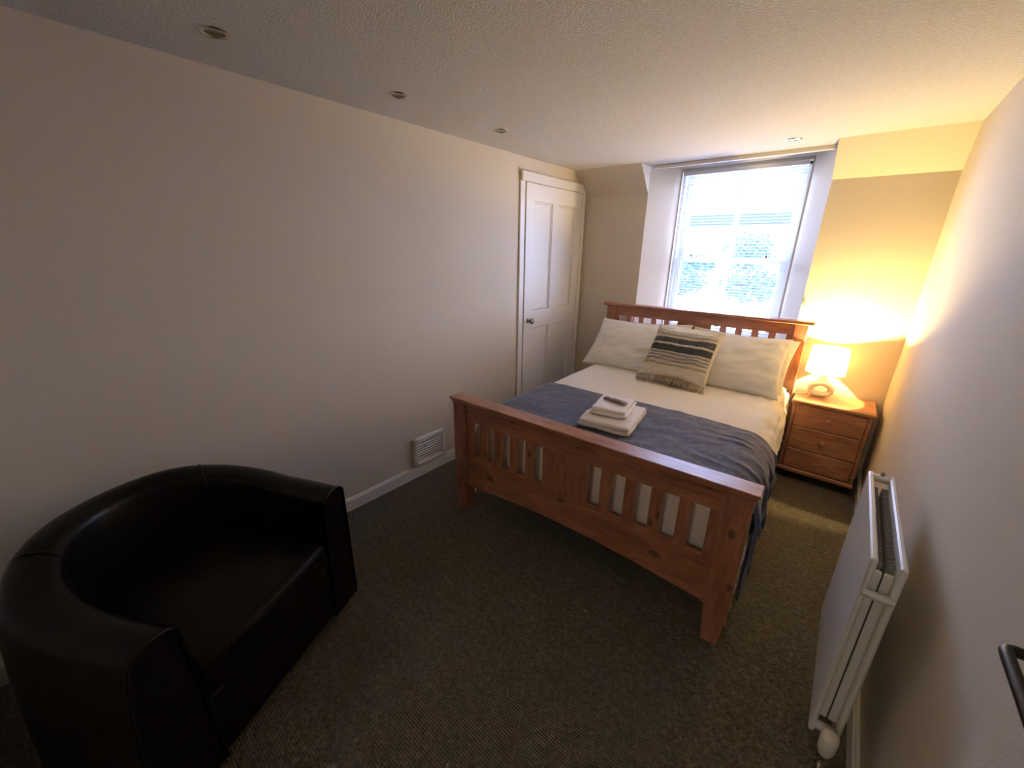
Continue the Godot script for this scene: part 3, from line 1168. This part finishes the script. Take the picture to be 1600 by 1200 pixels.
func build_chair():
	var ch := thing("tub_chair", "dark brown leather tub armchair against the left wall", "armchair", Transform3D(Basis(Vector3.UP, 2.015), Vector3(-1.227, 0, -0.283)))
	# the wall of the tub: arms and back in one
	var na := 61
	var g := []
	var nv := 22
	for i in na:
		var a := float(i) / (na - 1)
		var po := tub(a, 0.392, 0.69, 0.30)
		var pi_ := tub(a, 0.275, 0.575, 0.29)
		var rise := smoothstep(0.12, 0.42, minf(a, 1.0 - a))
		var top := 0.598 + 0.075 * rise
		var prof := []
		# outside up, over the rounded top, inside down
		for k in 8:
			var t := k / 7.0
			var flare := 0.12 * sqrt(1.0 - t) * clampf(-po.x / 0.2, 0, 1)
			prof.append(Vector3(po.x * (1.0 + flare), lerpf(0.045, top - 0.035, t), po.y * (1.0 + flare * 0.6)))
		for k in range(1, 7):
			var ang := k / 7.0 * PI
			var m := po.lerp(pi_, 0.5 - 0.5 * cos(ang))
			prof.append(Vector3(m.x, top - 0.035 + 0.035 * sin(ang), m.y))
		for k in 8:
			var t := 1.0 - k / 7.0
			var lean_ := 0.93 + 0.07 * t
			prof.append(Vector3(pi_.x * lean_, lerpf(0.046, top - 0.035, t), pi_.y * lean_))
		g.append_array(prof)
	var st := mb(true)
	grid(st, g, na, nv, false, true, false)
	for e in [0, na - 1]:
		st.set_smooth_group(-1)
		var mid := Vector3.ZERO
		for j in nv:
			mid += g[e * nv + j] / nv
		for j in nv:
			tri_out(st, g[e * nv + j], g[e * nv + (j + 1) % nv], mid, mid + Vector3(0, 0, -1))
	obj("tub_shell", done(st), M.leather, ch)
	# piped seams: front edges of the arms and the two seams of the inside back
	for e in [0, na - 1]:
		st = mb(true)
		var pts := PackedVector3Array()
		for j in nv:
			pts.append(g[e * nv + j] + Vector3(0, 0, 0.002))
		tube(st, pts, 0.004, 6)
		obj("piping", done(st), M.leather, ch)
	for e in [20, 40]:
		st = mb(true)
		var pts := PackedVector3Array()
		for j in range(9, nv):
			pts.append(g[e * nv + j])
		tube(st, pts, 0.0045, 6)
		obj("back_seam", done(st), M.leather, ch)
	# seat cushion: rounded in front and behind
	st = mb(true)
	var seat := func(p: Vector3) -> Vector3:
		var q := p
		var back := clampf((-0.30 - p.z) / 0.26, 0, 1)
		q.x *= sqrt(maxf(1.0 - 0.75 * back * back, 0.05))
		q.z += 0.022 * (1.0 - pow(p.x / 0.26, 2.0)) * clampf((p.z + 0.3) / 0.3, 0, 1)
		if p.y > 0.35:
			q.y += 0.018 * cos(clampf(p.x / 0.26, -1, 1) * PI / 2) * cos(clampf((p.z + 0.27) / 0.29, -1, 1) * PI / 2)
		return q
	rbox(st, Vector3(0, 0.345, -0.275), Vector3(0.515, 0.13, 0.55), 0.03, 4, Transform3D.IDENTITY, seat)
	obj("seat_cushion", done(st), M.leather, ch)
	st = mb(true)
	var lip := PackedVector3Array()
	for k in 21:
		var x := lerpf(-0.235, 0.235, k / 20.0)
		lip.append(Vector3(x, 0.402, 0.019 - 0.022 * pow(x / 0.26, 2.0)))
	tube(st, lip, 0.0042, 6)
	obj("seat_piping", done(st), M.leather, ch)
	# front panel under the seat
	st = mb(true)
	rbox(st, Vector3(0, 0.165, -0.26), Vector3(0.56, 0.235, 0.51), 0.02, 3, Transform3D.IDENTITY, func(p: Vector3) -> Vector3:
		var back := clampf((-0.28 - p.z) / 0.24, 0, 1)
		return Vector3(p.x * sqrt(maxf(1.0 - 0.75 * back * back, 0.05)), p.y, p.z))
	obj("front_panel", done(st), M.leather, ch)
	for p in [Vector3(0.30, 0, -0.06), Vector3(-0.30, 0, -0.06), Vector3(0.21, 0, -0.54), Vector3(-0.21, 0, -0.54)]:
		st = mb(true)
		lathe(st, PackedVector2Array([Vector2(0, 0), Vector2(0.018, 0), Vector2(0.026, 0.055), Vector2(0, 0.055)]), 16, Transform3D(Basis(), p))
		obj("foot", done(st), M.dark, ch)


# ------------------------------------------------------------------ nightstand and lamp

func build_nightstand():
	var x0 := -0.15
	var x1 := 0.277
	var z0 := -3.072
	var ns := thing("nightstand", "pine bedside chest of three drawers in the corner", "nightstand", Transform3D(Basis(), Vector3((x0 + x1) * 0.5, 0, z0)))
	var hw := (x1 - x0) * 0.5
	var st := mb()
	box2(st, Vector3(-hw, 0.545, -0.315), Vector3(hw, 0.569, 0.0), 0.006)
	obj("top", done(st), M.pine_box, ns)
	st = mb()
	for s in [-1.0, 1.0]:
		box(st, Vector3(s * (hw - 0.022), 0.305, -0.165), Vector3(0.02, 0.48, 0.29), 0.002)
	box2(st, Vector3(-hw + 0.02, 0.07, -0.31), Vector3(hw - 0.02, 0.545, -0.3))
	box2(st, Vector3(-hw + 0.02, 0.07, -0.3), Vector3(hw - 0.02, 0.085, -0.03))
	for y in [0.386, 0.226]:
		box2(st, Vector3(-hw + 0.03, y, -0.3), Vector3(hw - 0.03, y + 0.012, -0.034))
	obj("carcass", done(st), M.pine_box, ns)
	st = mb()
	box2(st, Vector3(-hw + 0.004, 0.055, -0.31), Vector3(hw - 0.004, 0.085, -0.008), 0.006)
	obj("plinth", done(st), M.pine_box, ns)
	for s in [[-1, -0.06], [1, -0.06], [-1, -0.28], [1, -0.28]]:
		st = mb()
		box(st, Vector3(s[0] * (hw - 0.04), 0.0275, s[1]), Vector3(0.04, 0.055, 0.04), 0.003)
		obj("foot", done(st), M.dark, ns)
	for y in [[0.392, 0.542], [0.232, 0.388], [0.09, 0.228]]:
		st = mb()
		box2(st, Vector3(-hw + 0.034, y[0], -0.05), Vector3(hw - 0.034, y[1], -0.014), 0.005)
		var d := obj("drawer", done(st), M.pine_box, ns)
		st = mb(true)
		lathe(st, PackedVector2Array([Vector2(0, 0), Vector2(0.009, 0), Vector2(0.008, 0.007), Vector2(0.014, 0.014), Vector2(0.014, 0.02), Vector2(0.008, 0.024), Vector2(0, 0.025)]), 20, Transform3D(Basis(Vector3.RIGHT, PI / 2), Vector3(0, (y[0] + y[1]) * 0.5, -0.016)))
		obj("knob", done(st), M.pine_box, d)


func build_lamp():
	var at := Vector3(-0.022, 0.569, -3.262)
	var lamp := thing("table_lamp", "white ceramic loop lamp with glowing drum shade on the nightstand", "lamp", Transform3D(Basis(Vector3.UP, 0.1), at))
	# ceramic loop with an eye shaped hole
	var st := mb(true)
	var g := []
	var n := 48
	var k := 18
	for i in n:
		var a := TAU * i / n
		# centre line of the loop: flat below, rising to a point above
		var c := Vector3(0.056 * cos(a), 0.05 + 0.034 * sin(a) + 0.012 * pow(maxf(sin(a), 0.0), 3.0), 0)
		var dir := Vector3(cos(a), sin(a) * 0.8, 0).normalized()
		var r := 0.017 + 0.003 * pow(maxf(sin(a), 0.0), 2.0)
		for j in k:
			var b := TAU * j / k
			var p := c + dir * cos(b) * r + Vector3(0, 0, 1) * sin(b) * r * 1.9
			p.y = maxf(p.y, 0.001)
			g.append(p)
	grid(st, g, n, k, true, true, false)
	obj("base", done(st), M.ceramic, lamp)
	st = mb(true)
	lathe(st, PackedVector2Array([Vector2(0, 0.085), Vector2(0.034, 0.085), Vector2(0.026, 0.105), Vector2(0.019, 0.125), Vector2(0.016, 0.16), Vector2(0.014, 0.17), Vector2(0, 0.17)]), 24)
	obj("neck", done(st), M.ceramic, lamp)
	st = mb(true)
	lathe(st, PackedVector2Array([Vector2(0, 0.17), Vector2(0.013, 0.17), Vector2(0.013, 0.225), Vector2(0.016, 0.238), Vector2(0.02, 0.262), Vector2(0.018, 0.267), Vector2(0, 0.268)]), 20)
	obj("lamp_holder", done(st), M.plastic, lamp)
	# drum shade, open above and below
	st = mb(true)
	lathe(st, PackedVector2Array([Vector2(0.107, 0.166), Vector2(0.1, 0.33)]), 64)
	var shade := obj("shade", done(st), M.shade, lamp)
	for q in [[0.107, 0.166], [0.1, 0.33]]:
		st = mb(true)
		var pts := PackedVector3Array()
		for i in 64:
			pts.append(Vector3(q[0] * cos(TAU * i / 64.0), q[1], q[0] * sin(TAU * i / 64.0)))
		tube(st, pts, 0.002, 6, true)
		obj("rim", done(st), M.shade, shade)
	st = mb(true)
	for i in 3:
		var a := TAU * i / 3.0 + 0.4
		tube(st, PackedVector3Array([Vector3(0.015 * cos(a), 0.225, 0.015 * sin(a)), Vector3(0.106 * cos(a), 0.172, 0.106 * sin(a))]), 0.0015, 5)
	obj("shade_ring", done(st), M.steel, lamp)
	st = mb(true)
	var prof := PackedVector2Array()
	for i in 13:
		var a := -PI / 2 + PI * i / 12.0
		prof.append(Vector2(0.026 * cos(a) if i > 0 and i < 12 else 0.0, 0.29 + 0.027 * sin(a)))
	lathe(st, prof, 24)
	obj("bulb", done(st), M.bulb, lamp)
	var l := OmniLight3D.new()
	l.name = "bulb_light"
	l.light_color = Color(1.0, 0.87, 0.58)
	l.light_energy = 1.85
	l.light_size = 0.008
	l.omni_range = 12.0
	l.omni_attenuation = 2.0
	l.shadow_enabled = true
	l.position = Vector3(0, 0.29, 0)
	lamp.add_child(l)
	# flex that runs over the left edge of the chest
	st = mb(true)
	tube(st, PackedVector3Array([Vector3(-0.06, 0.005, -0.01), Vector3(-0.085, 0.004, 0.012), Vector3(-0.112, 0.006, 0.03), Vector3(-0.134, 0.008, 0.034), Vector3(-0.144, -0.004, 0.03), Vector3(-0.146, -0.03, 0.02), Vector3(-0.145, -0.3, -0.02)]), 0.003, 8)
	obj("flex", done(st), M.plastic, lamp)


# ------------------------------------------------------------------ radiator

func build_radiator():
	var r := thing("radiator", "white double panel radiator on the right wall", "radiator", Transform3D(Basis(), Vector3(XR, 0, 0)))
	var x0 := 0.175 - XR
	var x1 := 0.243 - XR
	var za := -1.70
	var zb := -1.16
	var y0 := 0.17
	var y1 := 0.785
	for q in [["front_panel", x0, x0 + 0.014], ["back_panel", x1 - 0.014, x1]]:
		var st := mb()
		box2(st, Vector3(q[1], y0, za), Vector3(q[2], y1, zb), 0.004)
		obj(q[0], done(st), M.enamel, r)
	# corrugated convector plates between the panels
	var st := mb()
	var m := 26
	for s in [[x0 + 0.0145, x0 + 0.030], [x1 - 0.0145, x1 - 0.030]]:
		for k in m * 2:
			var za2 := lerpf(za + 0.05, zb - 0.04, k / (m * 2.0))
			var zb2 := lerpf(za + 0.05, zb - 0.04, (k + 1) / (m * 2.0))
			var xa: float = s[0] if k % 2 == 0 else s[1]
			var xb: float = s[1] if k % 2 == 0 else s[0]
			prism(st, PackedVector2Array([Vector2(xa, za2), Vector2(xb, zb2), Vector2(xb, zb2 + 0.0012), Vector2(xa, za2 + 0.0012)]), y0 + 0.05, y1 - 0.03, "xz")
	var fins := obj("convector_fins", done(st), M.fins, r)
	fins.set_meta("kind", "stuff")
	for q in [[x0 + 0.014, x0 + 0.0315], [x1 - 0.033, x1 - 0.014]]:
		st = mb()
		box2(st, Vector3(q[0], y0 + 0.05, zb - 0.034), Vector3(q[1], y1 - 0.045, zb - 0.022), 0.002)
		obj("convector_end", done(st), M.enamel, r)
	# headers that join the panels at the four corners
	for y in [y1 - 0.012, y0 + 0.03]:
		for z in [za + 0.02, zb - 0.006]:
			if y > 0.5 and z > -1.4:
				continue
			st = mb(true)
			tube(st, PackedVector3Array([Vector3(x0 + 0.008, y, z), Vector3(x1 - 0.008, y, z)]), 0.013, 16)
			obj("header", done(st), M.enamel, r)
	st = mb(true)
	tube(st, PackedVector3Array([Vector3(x0 + 0.004, 0.688, zb + 0.002), Vector3(x1 - 0.004, 0.688, zb + 0.002)]), 0.011, 14)
	obj("header", done(st), M.enamel, r)
	# air vent on top of the far header
	st = mb(true)
	lathe(st, PackedVector2Array([Vector2(0, 0), Vector2(0.006, 0), Vector2(0.006, 0.012), Vector2(0.003, 0.016), Vector2(0, 0.016)]), 12, Transform3D(Basis(), Vector3((x0 + x1) * 0.5, y1 - 0.002, za + 0.02)))
	obj("air_vent", done(st), M.fins, r)
	# wall brackets
	for z in [za + 0.12]:
		st = mb()
		box2(st, Vector3(x1, 0.26, z - 0.012), Vector3(0, 0.46, z + 0.012), 0.003)
		obj("bracket", done(st), M.enamel, r)
	# thermostatic valve at the near bottom corner
	st = mb(true)
	var vx := 0.213 - XR
	tube(st, PackedVector3Array([Vector3(vx, 0.0, zb + 0.062), Vector3(vx, 0.15, zb + 0.062)]), 0.0075, 12)
	tube(st, PackedVector3Array([Vector3(vx, 0.195, zb - 0.01), Vector3(vx, 0.195, zb + 0.062)]), 0.009, 12)
	obj("valve_body", done(st), M.chrome, r)
	st = mb(true)
	lathe(st, PackedVector2Array([Vector2(0, 0.0), Vector2(0.013, 0.0), Vector2(0.016, 0.01), Vector2(0.019, 0.02), Vector2(0.0205, 0.06), Vector2(0.018, 0.074), Vector2(0.01, 0.079), Vector2(0, 0.08)]), 24, Transform3D(Basis(), Vector3(vx, 0.19, zb + 0.062)))
	obj("valve_head", done(st), M.plastic, r).set_meta("label", "white thermostatic valve head")


# ------------------------------------------------------------------ small fittings

func build_small():
	# recessed spotlights, switched off
	var ring := mb(true)
	lathe(ring, PackedVector2Array([Vector2(0.027, 0.004), Vector2(0.027, -0.003), Vector2(0.031, -0.006), Vector2(0.039, -0.005), Vector2(0.042, 0.0)]), 36)
	var ring_mesh := done(ring).commit()
	var cup := mb(true)
	lathe(cup, PackedVector2Array([Vector2(0.0, -0.0005), Vector2(0.012, -0.0008), Vector2(0.022, -0.0015), Vector2(0.0275, -0.003)]), 28)
	var cup_mesh := done(cup).commit()
	var where := [[-1.703, -0.574, "recessed chrome ceiling spotlight nearest the top left corner"], [-1.703, -1.25, "recessed chrome ceiling spotlight, middle one of left row"], [-1.71, -1.935, "recessed chrome ceiling spotlight nearest the cupboard door"], [-0.452, -3.10, "recessed chrome ceiling spotlight in front of the dormer window"]]
	for w in where:
		var s := thing("ceiling_spotlight", w[2], "spotlight", Transform3D(Basis(), Vector3(w[0], H, w[1])), "recessed ceiling spotlights")
		share("ring", ring_mesh, M.chrome, s, Transform3D.IDENTITY)
		share("lens", cup_mesh, M.lens, s, Transform3D.IDENTITY)
	# ventilation grille on the left wall
	var v := thing("wall_vent", "white louvred ventilation grille low on left wall above skirting", "vent", Transform3D(Basis(), Vector3(XL, 0.082, -1.53)))
	var st := mb()
	var hl := 0.135
	var hh := 0.205
	box2(st, Vector3(0.004, 0, -hl), Vector3(0.026, 0.026, hl), 0.006)
	box2(st, Vector3(0.004, hh - 0.03, -hl), Vector3(0.026, hh, hl), 0.006)
	box2(st, Vector3(0.004, 0, -hl), Vector3(0.026, hh, -hl + 0.03), 0.006)
	box2(st, Vector3(0.004, 0, hl - 0.03), Vector3(0.026, hh, hl), 0.006)
	obj("frame", done(st), M.plastic, v)
	var back := mb()
	box2(back, Vector3(0.0005, 0.01, -hl + 0.01), Vector3(0.004, hh - 0.01, hl - 0.01))
	obj("back", done(back), M.fins, v)
	for k in 8:
		st = mb()
		box(st, Vector3.ZERO, Vector3(0.012, 0.0045, hl * 2 - 0.055), 0.001, Transform3D(Basis(Vector3.BACK, -0.5), Vector3(0.014, 0.036 + k * 0.0187, 0)))
		obj("louvre", done(st), M.plastic, v)
	st = mb(true)
	lathe(st, PackedVector2Array([Vector2(0, 0), Vector2(0.007, 0), Vector2(0.007, 0.008), Vector2(0.004, 0.011), Vector2(0, 0.011)]), 14, Transform3D(Basis(Vector3.FORWARD, PI / 2), Vector3(0.02, 0.135, 0.04)))
	obj("slide_knob", done(st), M.plastic, v)
